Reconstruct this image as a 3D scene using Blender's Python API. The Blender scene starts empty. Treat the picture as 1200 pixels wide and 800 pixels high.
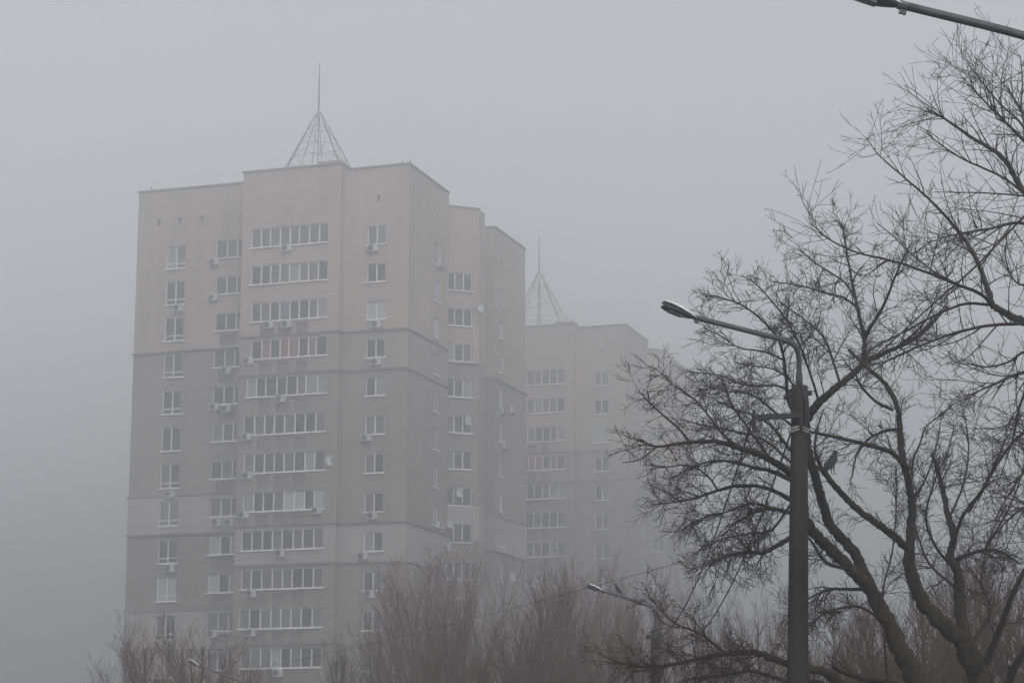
import bpy, math, random
from math import sin, cos, tan, radians, pi, sqrt, atan2
from mathutils import Vector, Matrix

sc = bpy.context.scene
COL = sc.collection

# ------------------------------------------------------------------ camera
F = 2674.0          # focal length in units of a 1200-wide frame
PITCH = radians(11.6)
EYE = 1.6
cp_, sp_ = cos(PITCH), sin(PITCH)
cam_d = bpy.data.cameras.new('camera')
cam_d.sensor_width = 36.0
cam_d.lens = 36.0 * F / 1200.0
cam_d.clip_start = 0.1
cam_d.clip_end = 5000
cam = bpy.data.objects.new('camera', cam_d)
cam.location = (0, 0, EYE)
cam.rotation_euler = (radians(90) + PITCH, 0, 0)
COL.objects.link(cam)
sc.camera = cam


def at(x, y, Y):
    """where the sight line through picture point x, y meets the vertical plane at distance Y"""
    a = (x - 600) / F
    b = (400 - y) / F
    r = (a, cp_ - b * sp_, sp_ + b * cp_)
    t = Y / r[1]
    return Vector((t * r[0], Y, t * r[2] + EYE))


# ------------------------------------------------------------------ materials
MATS = {}


def mat(name, rgb, rough=0.85, spec=0.3, noise=0.0, scale=4.0, stretch=(1, 1, 1), tint=None, bump=0.0, metal=0.0, objspace=True):
    if name in MATS:
        return MATS[name]
    m = bpy.data.materials.new(name)
    m.use_nodes = True
    nt = m.node_tree
    b = nt.nodes['Principled BSDF']
    b.inputs['Roughness'].default_value = rough
    b.inputs['Specular IOR Level'].default_value = spec
    b.inputs['Metallic'].default_value = metal
    b.inputs['Base Color'].default_value = (*rgb, 1)
    if noise > 0:
        tc = nt.nodes.new('ShaderNodeTexCoord')
        mp = nt.nodes.new('ShaderNodeMapping')
        mp.inputs['Scale'].default_value = stretch
        n = nt.nodes.new('ShaderNodeTexNoise')
        n.inputs['Scale'].default_value = scale
        n.inputs['Detail'].default_value = 6
        n.inputs['Roughness'].default_value = 0.65
        r = nt.nodes.new('ShaderNodeValToRGB')
        lo = tuple(c * (1 - noise) for c in rgb)
        hi = tuple(min(1, c * (1 + noise)) for c in (tint or rgb))
        r.color_ramp.elements[0].position = 0.3
        r.color_ramp.elements[1].position = 0.7
        r.color_ramp.elements[0].color = (*lo, 1)
        r.color_ramp.elements[1].color = (*hi, 1)
        nt.links.new(tc.outputs['Object'], mp.inputs['Vector'])
        nt.links.new(mp.outputs[0], n.inputs['Vector'])
        nt.links.new(n.outputs['Fac'], r.inputs[0])
        nt.links.new(r.outputs[0], b.inputs['Base Color'])
        if bump > 0:
            bp = nt.nodes.new('ShaderNodeBump')
            bp.inputs['Strength'].default_value = bump
            bp.inputs['Distance'].default_value = 0.02
            nt.links.new(n.outputs['Fac'], bp.inputs['Height'])
            nt.links.new(bp.outputs[0], b.inputs['Normal'])
    MATS[name] = m
    return m


def brick_mat(name, rgb):
    """brickwork seen from far: courses, odd darker bricks, broad weather blotches and rain streaks"""
    m = bpy.data.materials.new(name)
    m.use_nodes = True
    nt = m.node_tree
    L = nt.links.new
    b = nt.nodes['Principled BSDF']
    b.inputs['Roughness'].default_value = 0.92
    b.inputs['Specular IOR Level'].default_value = 0.15
    tc = nt.nodes.new('ShaderNodeTexCoord')

    def noise(scale, stretch, detail=5):
        mp = nt.nodes.new('ShaderNodeMapping')
        mp.inputs['Scale'].default_value = stretch
        n = nt.nodes.new('ShaderNodeTexNoise')
        n.inputs['Scale'].default_value = scale
        n.inputs['Detail'].default_value = detail
        L(tc.outputs['Object'], mp.inputs['Vector'])
        L(mp.outputs[0], n.inputs['Vector'])
        return n.outputs['Fac']

    def math_(op, a, bb):
        n = nt.nodes.new('ShaderNodeMath')
        n.operation = op
        for i, v in enumerate((a, bb)):
            if isinstance(v, (int, float)):
                n.inputs[i].default_value = v
            else:
                L(v, n.inputs[i])
        return n.outputs[0]
    course = noise(1.0, (0.35, 0.35, 5.5), 3)
    blotch = noise(0.16, (1, 1, 0.6), 4)
    streak = noise(1.0, (1.3, 1.3, 0.05), 4)
    wv = nt.nodes.new('ShaderNodeTexWave')
    wv.wave_type = 'BANDS'
    wv.bands_direction = 'Z'
    wv.inputs['Scale'].default_value = 1.05
    wv.inputs['Distortion'].default_value = 1.2
    wv.inputs['Detail'].default_value = 2
    L(tc.outputs['Object'], wv.inputs['Vector'])
    f = math_('ADD', math_('MULTIPLY', course, 0.46), math_('MULTIPLY', blotch, 0.46))
    f = math_('ADD', f, math_('MULTIPLY', streak, 0.56))
    f = math_('ADD', f, math_('MULTIPLY', wv.outputs['Fac'], 0.16))
    f = math_('ADD', f, 0.18)
    mx = nt.nodes.new('ShaderNodeMix')
    mx.data_type = 'RGBA'
    mx.blend_type = 'MULTIPLY'
    mx.inputs['Factor'].default_value = 1.0
    mx.inputs[6].default_value = (*rgb, 1)
    L(f, mx.inputs[7])
    L(mx.outputs[2], b.inputs['Base Color'])
    MATS[name] = m
    return m


W_CREAM = brick_mat('cream_brick', (0.268, 0.236, 0.208))
W_GREY = brick_mat('grey_brick', (0.172, 0.159, 0.147))
W_LIGHT = brick_mat('pale_grey_brick', (0.245, 0.234, 0.228))
W_BROWN = brick_mat('brown_grey_brick', (0.152, 0.139, 0.129))
CAP = mat('roof_cap_metal', (0.13, 0.125, 0.125), 0.6, 0.4, 0.2, 3)
LEDGE = mat('ledge_concrete', (0.10, 0.095, 0.093), 0.9, 0.2, 0.25, 2)
PVC = mat('white_pvc', (0.52, 0.52, 0.52), 0.5, 0.4, 0.06, 1.5)
SILL = mat('sill_metal', (0.70, 0.70, 0.70), 0.45, 0.4, 0.1, 2)
ROOF = mat('roof_felt', (0.06, 0.06, 0.06), 0.95, 0.1, 0.2, 1)
GL = [mat('glass_dark', (0.016, 0.015, 0.016), 0.10, 0.3),
      mat('glass_deep', (0.008, 0.008, 0.009), 0.08, 0.25),
      mat('glass_curtain', (0.070, 0.066, 0.064), 0.25, 0.3, 0.35, 7, (1, 1, 0.1)),
      mat('glass_net', (0.17, 0.172, 0.17), 0.25, 0.5, 0.25, 9, (1, 1, 0.08)),
      mat('glass_blue', (0.075, 0.09, 0.11), 0.12, 0.5, 0.2, 1.2),
      mat('glass_mint', (0.24, 0.29, 0.28), 0.2, 0.5, 0.15, 2),
      mat('glass_rose', (0.12, 0.07, 0.062), 0.3, 0.5, 0.3, 6, (1, 1, 0.1))]
AC_WHITE = mat('ac_white_paint', (0.38, 0.38, 0.37), 0.5, 0.4, 0.12, 3)
AC_DARK = mat('ac_fan_dark', (0.03, 0.03, 0.03), 0.7, 0.3)
DISH = mat('dish_paint', (0.40, 0.41, 0.42), 0.5, 0.4, 0.1, 2)
STEEL = mat('galvanised_steel', (0.05, 0.052, 0.057), 0.6, 0.3, 0.25, 9, (1, 1, 1), None, 0.1, 0.1)
SPIRE = mat('painted_steel', (0.06, 0.065, 0.07), 0.6, 0.3, 0.15, 2)
CONC = mat('pole_concrete', (0.022, 0.020, 0.0195), 0.95, 0.15, 0.6, 6, (1, 1, 0.2), None, 0.4)
IRON = mat('dark_iron', (0.014, 0.013, 0.013), 0.7, 0.3, 0.3, 8)
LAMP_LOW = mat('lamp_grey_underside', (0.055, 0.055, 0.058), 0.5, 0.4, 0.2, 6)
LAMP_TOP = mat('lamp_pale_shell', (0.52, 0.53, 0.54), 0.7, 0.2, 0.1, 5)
LAMP_LENS = mat('lamp_lens', (0.22, 0.22, 0.22), 0.2, 0.5)
WIRE = mat('cable_black', (0.02, 0.02, 0.02), 0.7, 0.2)
BARK = mat('bark_dark', (0.012, 0.0105, 0.0095), 0.95, 0.1, 0.6, 22, (1, 1, 0.22), (0.026, 0.023, 0.019), 1.0)
TWIG = mat('twig_dark', (0.022, 0.016, 0.0135), 0.95, 0.1, 0.3, 2)
BARK2 = mat('bark_grey', (0.030, 0.027, 0.026), 0.95, 0.1, 0.4, 9, (1, 1, 0.3), None, 0.6)
TWIG2 = mat('twig_grey', (0.034, 0.029, 0.028), 0.95, 0.1, 0.3, 2)
PBARK = mat('poplar_bark', (0.030, 0.026, 0.024), 0.95, 0.1, 0.4, 3, (1, 1, 0.3))
PTWIG = mat('poplar_twig', (0.062, 0.036, 0.027), 0.95, 0.1, 0.3, 0.7)
PTWIG_B = mat('poplar_twig_dull', (0.043, 0.030, 0.024), 0.95, 0.1, 0.3, 0.7)
CROW_GREY = mat('crow_grey_feathers', (0.050, 0.050, 0.053), 0.8, 0.2, 0.4, 14)
CROW_BLACK = mat('crow_black_feathers', (0.015, 0.015, 0.017), 0.6, 0.3)


# ------------------------------------------------------------------ mesh builder
class MB:
    def __init__(self):
        self.v = []
        self.f = []
        self.m = []

    def quad(self, pts, mi=0):
        n = len(self.v)
        self.v.extend([tuple(p) for p in pts])
        self.f.append(tuple(range(n, n + len(pts))))
        self.m.append(mi)

    def hexa(self, p, mi=0):
        """p: 4 bottom + 4 top points"""
        n = len(self.v)
        self.v.extend([tuple(q) for q in p])
        for f in ((3, 2, 1, 0), (4, 5, 6, 7), (0, 1, 5, 4), (1, 2, 6, 5), (2, 3, 7, 6), (3, 0, 4, 7)):
            self.f.append(tuple(n + i for i in f))
            self.m.append(mi)

    def box(self, x0, x1, y0, y1, z0, z1, mi=0):
        self.hexa([(x0, y0, z0), (x1, y0, z0), (x1, y1, z0), (x0, y1, z0), (x0, y0, z1), (x1, y0, z1), (x1, y1, z1), (x0, y1, z1)], mi)

    def tube(self, pts, radii, sides=6, mi=0, cap=True):
        n = len(pts)
        base = len(self.v)
        t = (pts[1] - pts[0])
        if t.length < 1e-7:
            return
        t.normalize()
        u = t.orthogonal().normalized()
        cs = [(cos(2 * pi * k / sides), sin(2 * pi * k / sides)) for k in range(sides)]
        for i in range(n):
            if i == 0:
                d = pts[1] - pts[0]
            elif i == n - 1:
                d = pts[i] - pts[i - 1]
            else:
                d = pts[i + 1] - pts[i - 1]
            if d.length > 1e-9:
                t = d.normalized()
            u = (u - t * u.dot(t))
            if u.length < 1e-6:
                u = t.orthogonal()
            u.normalize()
            w = t.cross(u)
            r = radii[i]
            p = pts[i]
            for c, s in cs:
                self.v.append((p.x + r * (c * u.x + s * w.x), p.y + r * (c * u.y + s * w.y), p.z + r * (c * u.z + s * w.z)))
        for i in range(n - 1):
            a = base + i * sides
            b = a + sides
            for k in range(sides):
                k2 = (k + 1) % sides
                self.f.append((a + k, a + k2, b + k2, b + k))
                self.m.append(mi)
        if cap:
            self.f.append(tuple(base + k for k in reversed(range(sides))))
            self.f.append(tuple(base + (n - 1) * sides + k for k in range(sides)))
            self.m.extend([mi, mi])

    def build(self, name, mats, parent=None, smooth=False):
        me = bpy.data.meshes.new(name)
        me.from_pydata(self.v, [], self.f)
        ml = mats if isinstance(mats, (list, tuple)) else [mats]
        for m in ml:
            me.materials.append(m)
        if len(ml) > 1:
            me.polygons.foreach_set('material_index', self.m)
        if smooth:
            me.polygons.foreach_set('use_smooth', [True] * len(me.polygons))
        me.update()
        o = bpy.data.objects.new(name, me)
        COL.objects.link(o)
        if parent is not None:
            o.parent = parent
        return o


def tag(o, label=None, cat=None, group=None, kind=None):
    if label:
        o['label'] = label
    if cat:
        o['category'] = cat
    if group:
        o['group'] = group
    if kind:
        o['kind'] = kind
    return o


def empty(name, loc=(0, 0, 0), rz=0.0):
    o = bpy.data.objects.new(name, None)
    o.location = loc
    o.rotation_euler = (0, 0, rz)
    COL.objects.link(o)
    return o


KIDS = {}


def copy_tree(o, parent=None, kids=None):
    if kids is None:
        kids = {}
        for q in sc.objects:
            if q.parent is not None:
                kids.setdefault(q.parent, []).append(q)
    c = o.copy()
    COL.objects.link(c)
    c.parent = parent
    for ch in kids.get(o, []):
        copy_tree(ch, c, kids)
    return c


# ------------------------------------------------------------------ ground, street
g = MB()
g.quad([(-420, -60, 0), (420, -60, 0), (420, 640, 0), (-420, 640, 0)])
go = g.build('ground', mat('wet_soil_and_grass', (0.055, 0.055, 0.035), 0.95, 0.1, 0.4, 0.4))
tag(go, kind='structure')
g = MB()
g.quad([(-5.2, -60, .004), (2.4, -60, .004), (2.4, 150, .004), (-5.2, 150, .004)])
tag(g.build('road', mat('wet_asphalt', (0.045, 0.045, 0.047), 0.55, 0.4, 0.25, 1.2)), kind='structure')
g = MB()
for yy in range(-56, 148, 8):
    g.quad([(-1.46, yy, .008), (-1.34, yy, .008), (-1.34, yy + 4, .008), (-1.46, yy + 4, .008)])
tag(g.build('road_marking', mat('worn_white_paint', (0.55, 0.55, 0.53), 0.7, 0.3, 0.3, 3)), kind='structure')
for nm, x0, x1 in (('kerb', 2.4, 2.58), ('kerb', -5.38, -5.2)):
    g = MB()
    g.box(x0, x1, -60, 150, 0.0, 0.13)
    tag(g.build(nm, mat('kerb_concrete', (0.24, 0.235, 0.23), 0.9, 0.2, 0.2, 3)), kind='structure')

# ------------------------------------------------------------------ apartment tower
# local frame: x runs right along the front, y runs back along the right side, origin at the near corner
HEAD = radians(18.3)
ROOT_LOC = Vector((-8.10, 174.0, 0.0))
tower = empty('apartment_tower', ROOT_LOC, -HEAD)
tag(tower, 'nearer brick tower block with pale cream top floors and clear steel spire', 'apartment block', 'twin tower blocks in the fog')
rng = random.Random(11)
ZTOP = 51.6


class Plane:
    def __init__(self, p, d, n):
        self.p = Vector((p[0], p[1], 0))
        d = Vector((d[0], d[1], 0)).normalized()
        self.d = d
        self.n = Vector((n[0], n[1], 0)).normalized()

    def pt(self, s, z, o=0.0):
        q = self.p + self.d * s + self.n * o
        return Vector((q.x, q.y, z))

    def box(self, mb, s0, s1, z0, z1, o0, o1, mi=0):
        P = self.pt
        mb.hexa([P(s0, z0, o1), P(s1, z0, o1), P(s1, z0, o0), P(s0, z0, o0), P(s0, z1, o1), P(s1, z1, o1), P(s1, z1, o0), P(s0, z1, o0)], mi)

    def world_hit(self, x, y):
        """local s and z where the sight line through picture point x, y meets this wall"""
        R = Matrix.Rotation(-HEAD, 3, 'Z')
        P = R @ self.p + ROOT_LOC
        N = R @ self.n
        D = R @ self.d
        e = Vector((0, 0, EYE))
        r = at(x, y, 100.0) - e
        t = (P - e).dot(N) / r.dot(N)
        q = e + r * t
        return (q - P).dot(D), q.z


pA = Plane((0, 2.0), (1, 0), (0, -1))
pB = Plane((0, -0.8), (1, 0), (0, -1))
pC = Plane((0, 0), (1, 0), (0, -1))
pD = Plane((0, 0), (0, 1), (1, 0))
pBs = Plane((-5.5, 0), (0, 1), (1, 0))
pE0 = (-4.0, 11.0)
pE1 = (0.70, 14.87)
_d = Vector((pE1[0] - pE0[0], pE1[1] - pE0[1], 0))
pE = Plane(pE1, _d, (_d.y, -_d.x))           # s is negative to the left of the bay's edge
LEN_E = _d.length

ZA = [(0, 14.08, 3), (14.08, 17.15, 2), (17.15, 23.25, 3), (23.25, 26.36, 2), (26.36, 38.2, 1), (38.2, 60, 0)]
ZC = [(0, 14.08, 3), (14.08, 20.2, 1), (20.2, 23.25, 2), (23.25, 35.25, 1), (35.25, 38.35, 5), (38.35, 60, 0)]
WALLM = [W_CREAM, W_GREY, W_LIGHT, W_BROWN, brick_mat('dark_panel_brick', (0.125, 0.112, 0.108)), brick_mat('warm_grey_brick', (0.210, 0.193, 0.178))]
wall = MB()


def facade(pl, s0, s1, z0, z1, opens, zones, off=None):
    """off: dict zone index -> how far that band stands proud"""
    off = off or {}
    for zi, (za, zb, mi) in enumerate(zones):
        a, b = max(z0, za), min(z1, zb)
        if b - a < 1e-4:
            continue
        o = off.get(zi, 0.0)
        ops = [q for q in opens if q[3] > a + 1e-4 and q[2] < b - 1e-4]
        ss = sorted(set([s0, s1] + [v for q in ops for v in q[:2] if s0 < v < s1]))
        zs = sorted(set([a, b] + [min(b, max(a, v)) for q in ops for v in q[2:4]]))
        for i in range(len(ss) - 1):
            for j in range(len(zs) - 1):
                cs, cz = (ss[i] + ss[i + 1]) / 2, (zs[j] + zs[j + 1]) / 2
                hit = None
                for q in ops:
                    if q[0] < cs < q[1] and q[2] < cz < q[3]:
                        hit = q
                if hit is None:
                    wall.quad([pl.pt(ss[i], zs[j], o), pl.pt(ss[i + 1], zs[j], o), pl.pt(ss[i + 1], zs[j + 1], o), pl.pt(ss[i], zs[j + 1], o)], mi)
                elif hit[5]:
                    dd = -hit[4]
                    wall.quad([pl.pt(ss[i], zs[j], dd), pl.pt(ss[i + 1], zs[j], dd), pl.pt(ss[i + 1], zs[j + 1], dd), pl.pt(ss[i], zs[j + 1], dd)], 4)
        for q in ops:
            qa, qb, qc, qd, dp, _ = q
            qc2, qd2 = max(qc, a), min(qd, b)
            for sv in (qa, qb):
                wall.quad([pl.pt(sv, qc2, o), pl.pt(sv, qd2, o), pl.pt(sv, qd2, -dp), pl.pt(sv, qc2, -dp)], mi)
            for zv in ([qc] if qc >= a else []) + ([qd] if qd <= b else []):
                wall.quad([pl.pt(qa, zv, o), pl.pt(qb, zv, o), pl.pt(qb, zv, -dp), pl.pt(qa, zv, -dp)], mi)
        if o > 0:
            for zv in (a, b):
                wall.quad([pl.pt(s0, zv, o), pl.pt(s1, zv, o), pl.pt(s1, zv, 0), pl.pt(s0, zv, 0)], mi)
            for sv in (s0, s1):
                wall.quad([pl.pt(sv, a, o), pl.pt(sv, b, o), pl.pt(sv, b, 0), pl.pt(sv, a, 0)], mi)


FL = 3.03
WINS = []        # plane, s0, s1, z0, z1, mullion spots, transom, pane materials


def glass_pick(n, light=0.0):
    base = rng.choice([0, 0, 0, 1, 2])
    out = []
    for k in range(n):
        r = rng.random()
        if r < 0.35:
            out.append(base)
        elif r < 0.55:
            out.append(0)
        elif r < 0.70:
            out.append(1)
        elif r < 0.86:
            out.append(2)
        elif r < 0.95:
            out.append(3)
        else:
            out.append(4)
    return out


opA, opB, opC, opD, opE, opF = [], [], [], [], [], []
NFL = 15
fixedA1 = {8: [0, 1], 9: [5, 5], 10: [2, 1], 11: [3, 0], 7: [4, 4]}
fixedA2 = {7: [2, 2, 0], 8: [5, 0, 3], 9: [5, 1, 3], 10: [2, 2, 2], 11: [0, 0, 1]}
for k in range(NFL):
    # tall French windows at the far left
    zc = 46.18 - FL * k
    if zc - 1.05 > 1:
        w = (-22.08, -20.36, zc - 0.98, zc + 0.95)
        opA.append((*w, 0.17, False))
        WINS.append((pA, *w, [0.5], 0.22 if k not in (5,) else 0.0, fixedA1.get(k, glass_pick(2))))
    # three-light windows next to the projecting bay
    zc = 46.50 - FL * k
    if zc - 0.9 > 1:
        w = (-17.62 + 0.03 * (k % 3), -14.95, zc - 0.74, zc + 0.70)
        opA.append((*w, 0.17, False))
        WINS.append((pA, *w, [0.36, 0.70], 0.0, fixedA2.get(k, glass_pick(3))))
        if k not in (0, 1, 5, 7, 11) and zc - 1.9 > 1:
            for q in ((-17.1, -15.65), (-15.25, -14.6)):
                opA.append((q[0], q[1], zc - 2.02, zc - 1.02, 0.17, True))
# vents under the roof
for x in (-22.9, -21.0, -19.0):
    opA.append((x - 0.14, x + 0.14, 48.9, 49.5, 0.25, True))
fixedB = {0: [2] * 8, 3: [1, 6, 1, 6, 6, 1, 6, 1], 7: [3, 1, 1, 2, 5, 5, 1, 5], 8: [0, 0, 1, 2, 1, 2, 0, 2], 9: [2, 1, 2, 2, 2, 1, 1, 2],
          10: [4, 1, 4, 4, 4, 4, 1, 4], 11: [2, 4, 4, 5, 1, 4, 1, 0], 5: [0, 2, 0, 1, 2, 0, 1, 2]}
leftB = [-13.2, -13.15, -13.05, -13.0, -13.3, -13.5, -13.4, -13.4, -13.45, -13.4, -13.5, -13.35, -13.4, -13.4, -13.4]
for k in range(NFL):
    zc = 46.42 - FL * k
    if zc - 0.9 < 1:
        continue
    w = (leftB[k], -6.52, zc - 0.80, zc + 0.74)
    opB.append((*w, 0.17, False))
    n = 8
    jit = [0.0] + [(i + 0.05 * rng.uniform(-1, 1) * (1 + 2 * (k in (3, 4)))) / n for i in range(1, n)]
    WINS.append((pB, *w, jit[1:], 0.0, fixedB.get(k, glass_pick(8))))
    if k not in (0, 1, 8) and zc - 1.9 > 1:
        for q in (-11.75, -10.22, -8.68):
            opB.append((q - 0.52, q + 0.52, zc - 2.08, zc - 1.12, 0.17, True))
    zc = 46.08 - FL * k
    w = (-3.50, -1.92, zc - 0.76, zc + 0.72)
    opC.append((*w, 0.17, False))
    WINS.append((pC, *w, [0.5], 0.0, [5, 5] if k == 2 else ([2, 1] if k in (6, 7) else glass_pick(2))))
    zc = 45.75 - FL * k
    if zc > 2:
        w = (5.75, 6.95, zc - 0.85, zc + 0.85)
        opD.append((*w, 0.20, False))
        WINS.append((pD, *w, [0.5], 0.0, glass_pick(2)))
        w = (22.25, 23.35, zc - 0.75, zc + 0.80)
        opF.append((*w, 0.20, False))
        WINS.append((pD, *w, [0.5], 0.0, glass_pick(2)))
        wz = 45.2 - FL * k
        if wz > 2:
            w = (-3.05, -0.62, wz - 0.78, wz + 0.72)
            opE.append((*w, 0.18, False))
            WINS.append((pE, *w, [0.36, 0.68], 0.0, glass_pick(3)))
opC.append((-2.75, -2.45, 48.7, 49.3, 0.25, True))
for s, z in ((2.2, 49.0), (4.1, 49.0), (6.6, 49.0)):
    opD.append((s - .16, s + .16, z - .25, z + .25, 0.25, True))
opF.append((22.6, 23.0, 48.6, 49.1, 0.25, True))
opF.append((26.2, 26.6, 48.6, 49.1, 0.25, True))

facade(pA, -24.85, -14.0, 0, 51.9, opA, ZA, {1: .10, 3: .10})
facade(pB, -14.0, -5.5, 0, 51.9, opB, ZC)
facade(pBs, -0.8, 0.0, 0, 51.9, [], ZC)
facade(pC, -5.5, 0.0, 0, ZTOP, opC, ZC)
facade(pD, 0.0, 9.2, 0, ZTOP, opD, ZC)
facade(pE, -LEN_E, 0, 0, ZTOP, opE, ZA, {1: .10, 3: .10})
facade(pD, 21.0, 29.6, 0, ZTOP, opF, ZA, {1: .10, 3: .10})
# unseen and grazing sides
for a, b, zt, zones in (((-24.85, 29.6), (-24.85, 2.0), 51.9, ZA), ((-14.0, 2.0), (-14.0, -0.8), 51.9, ZC), ((0, 9.2), (-4, 9.2), ZTOP, ZC),
                        ((-4, 9.2), (-4, 11.0), ZTOP, ZA), ((.7, 14.87), (.7, 16.3), ZTOP, ZA), ((.7, 16.3), (-4, 19.2), ZTOP, ZA), ((-4, 19.2), (-4, 21.0), ZTOP, ZA),
                        ((-4, 21.0), (0, 21.0), ZTOP, ZA), ((0, 29.6), (-24.85, 29.6), ZTOP, ZA)):
    dv = Vector((b[0] - a[0], b[1] - a[1], 0))
    pl = Plane(a, dv, (dv.y, -dv.x))
    facade(pl, 0, dv.length, 0, zt, [], zones)
wall.build('wall', WALLM, tower)

# roof deck, a little under the parapet
rf = MB()
rf.quad([(-24.8, 2.05, 50.9), (-4.05, 2.05, 50.9), (-4.05, 29.55, 50.9), (-24.8, 29.55, 50.9)])
rf.quad([(-13.95, -0.75, 50.9), (-5.55, -0.75, 50.9), (-5.55, 2.05, 50.9), (-13.95, 2.05, 50.9)])
rf.quad([(-5.55, 0.05, 50.896), (-0.05, 0.05, 50.896), (-0.05, 9.15, 50.896), (-5.55, 9.15, 50.896)])
rf.quad([(-4.05, 21.05, 50.896), (-0.05, 21.05, 50.896), (-0.05, 29.55, 50.896), (-4.05, 29.55, 50.896)])
rf.quad([(-4.05, 11.0, 50.892), (.65, 14.87, 50.892), (.65, 16.3, 50.892), (-4.05, 19.2, 50.892)])
rf.build('roof', ROOF, tower)


def strip(mb, pl, s0, s1, z0, z1, o1, o0=0.0):
    pl.box(mb, s0, s1, z0, z1, o0, o1)


T = 0.14
p21 = Plane((-4, 21.0), (1, 0), (0, -1))
for runs in ([(pA, -24.95, -14.0, 51.9, -.35)], [(pB, -14.1, -5.4, 51.9, -.35), (pBs, -0.45, 0.0, 51.9, -.35)], [(pC, -5.4, 0.10, ZTOP, -.35), (pD, 0.35, 9.2, ZTOP, -.35)],
             [(pE, -LEN_E, 0.05, ZTOP, -.30)], [(pD, 20.9, 29.7, ZTOP, -.35), (p21, 0, 3.65, ZTOP, -.30)]):
    capm = MB()
    for (pl, a, b, z, oi) in runs:
        strip(capm, pl, a, b, z, z + T, .10, oi)
    capm.build('parapet_cap', CAP, tower)
blk = MB()
blk.box(-7.6, -5.52, -0.78, 1.2, 51.9 + T + .003, 52.28)
blk.build('roof_upstand', W_CREAM, tower)
def ledge(runs, z, h):
    """one part per unbroken run of ledge"""
    lm = MB()
    for (pl, a, b, o) in runs:
        strip(lm, pl, a, b, z - h, z + h, o)
    lm.build('ledge', LEDGE, tower)


for z in (38.35, 35.25, 23.25, 20.2, 14.08):
    ledge([(pB, -14.0, -5.38, .12), (pBs, -0.8, 0.0, .12), (pC, -5.38, 0.12, .12), (pD, 0.0, 9.2, .12)], z, .07)
for z in (38.2, 26.36, 23.25, 17.15, 14.08):
    ledge([(pA, -24.97, -14.0, .17)], z, .06)
    ledge([(pE, -LEN_E, 0.05, .17)], z, .05)
    ledge([(p21, 0, 3.99, .12), (pD, 20.88, 29.7, .17)], z, .06)

for (pl, s0, s1, z0, z1, mul, trans, panes) in WINS:
    w = MB()
    edges = [0.0] + list(mul) + [1.0]
    W = s1 - s0
    for i in range(len(edges) - 1):
        a, b = s0 + W * edges[i], s0 + W * edges[i + 1]
        w.quad([pl.pt(a, z0, -.145), pl.pt(b, z0, -.145), pl.pt(b, z1, -.145), pl.pt(a, z1, -.145)], panes[i % len(panes)])
    wo = w.build('window', GL, tower)
    fr = MB()
    t = 0.062
    o0, o1 = -.14, -.085
    pl.box(fr, s0, s0 + t, z0, z1, o0, o1)
    pl.box(fr, s1 - t, s1, z0, z1, o0, o1)
    pl.box(fr, s0 + t, s1 - t, z0, z0 + t, o0, o1)
    pl.box(fr, s0 + t, s1 - t, z1 - t, z1, o0, o1)
    for e in mul:
        c = s0 + W * e
        pl.box(fr, c - .05, c + .05, z0 + t, z1 - t, o0, o1)
    if trans > 0:
        z = z0 + (z1 - z0) * trans
        last = s0 + t
        for e in list(mul) + [1.0]:
            nx = s0 + W * e - (.05 if e < 1 else t)
            pl.box(fr, last, nx, z - .045, z + .045, o0, o1)
            last = nx + .10
    fr.build('frame', PVC, wo)
    si = MB()
    pl.box(si, s0 - .10, s1 + .10, z0 - .09, z0 - .012, -.005, .16)
    si.build('sill', SILL, wo)

# steel spire on the roof
sp = MB()
Rc = Matrix.Rotation(-HEAD, 3, 'Z')
cx, cy = -14.05, 14.3
apex = Vector((cx, cy, 61.8))
rad = 5.9
zb = 50.9
feet = [Vector((cx + rad * cos(2 * pi * k / 8 + .25), cy + rad * sin(2 * pi * k / 8 + .25), zb)) for k in range(8)]
for p in feet:
    sp.tube([p, p.lerp(apex, .97)], [.042, .036], 5)
for lv in (0.2, 0.40, 0.56, 0.68, 0.84):
    ring = [p.lerp(apex, lv) for p in feet]
    for k in range(8):
        sp.tube([ring[k], ring[(k + 1) % 8]], [.025, .025], 4)
lvs = (0.0, 0.2, 0.40, 0.56, 0.68, 0.84)
for i in range(5):
    for k in range(8):
        if (k + i) % 2 == 0:
            sp.tube([feet[k].lerp(apex, lvs[i]), feet[(k + 1) % 8].lerp(apex, lvs[i + 1])], [.02, .02], 4)
        else:
            sp.tube([feet[(k + 1) % 8].lerp(apex, lvs[i]), feet[k].lerp(apex, lvs[i + 1])], [.02, .02], 4)
spo = sp.build('roof_spire', SPIRE, tower)
ms = MB()
ms.tube([Vector((cx, cy, zb)), Vector((cx, cy, 61.5)), Vector((cx, cy, 62.2)), Vector((cx, cy, 65.9))], [.045, .045, .09, .035], 6)
ms.build('mast', SPIRE, spo)

# the twin tower stands 64 m further along the same axis
tower2 = copy_tree(tower)
tower2.location = (11.95, 235.0, 0)
tower2['label'] = 'farther tower block half lost in fog, showing right of the nearer block'

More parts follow.
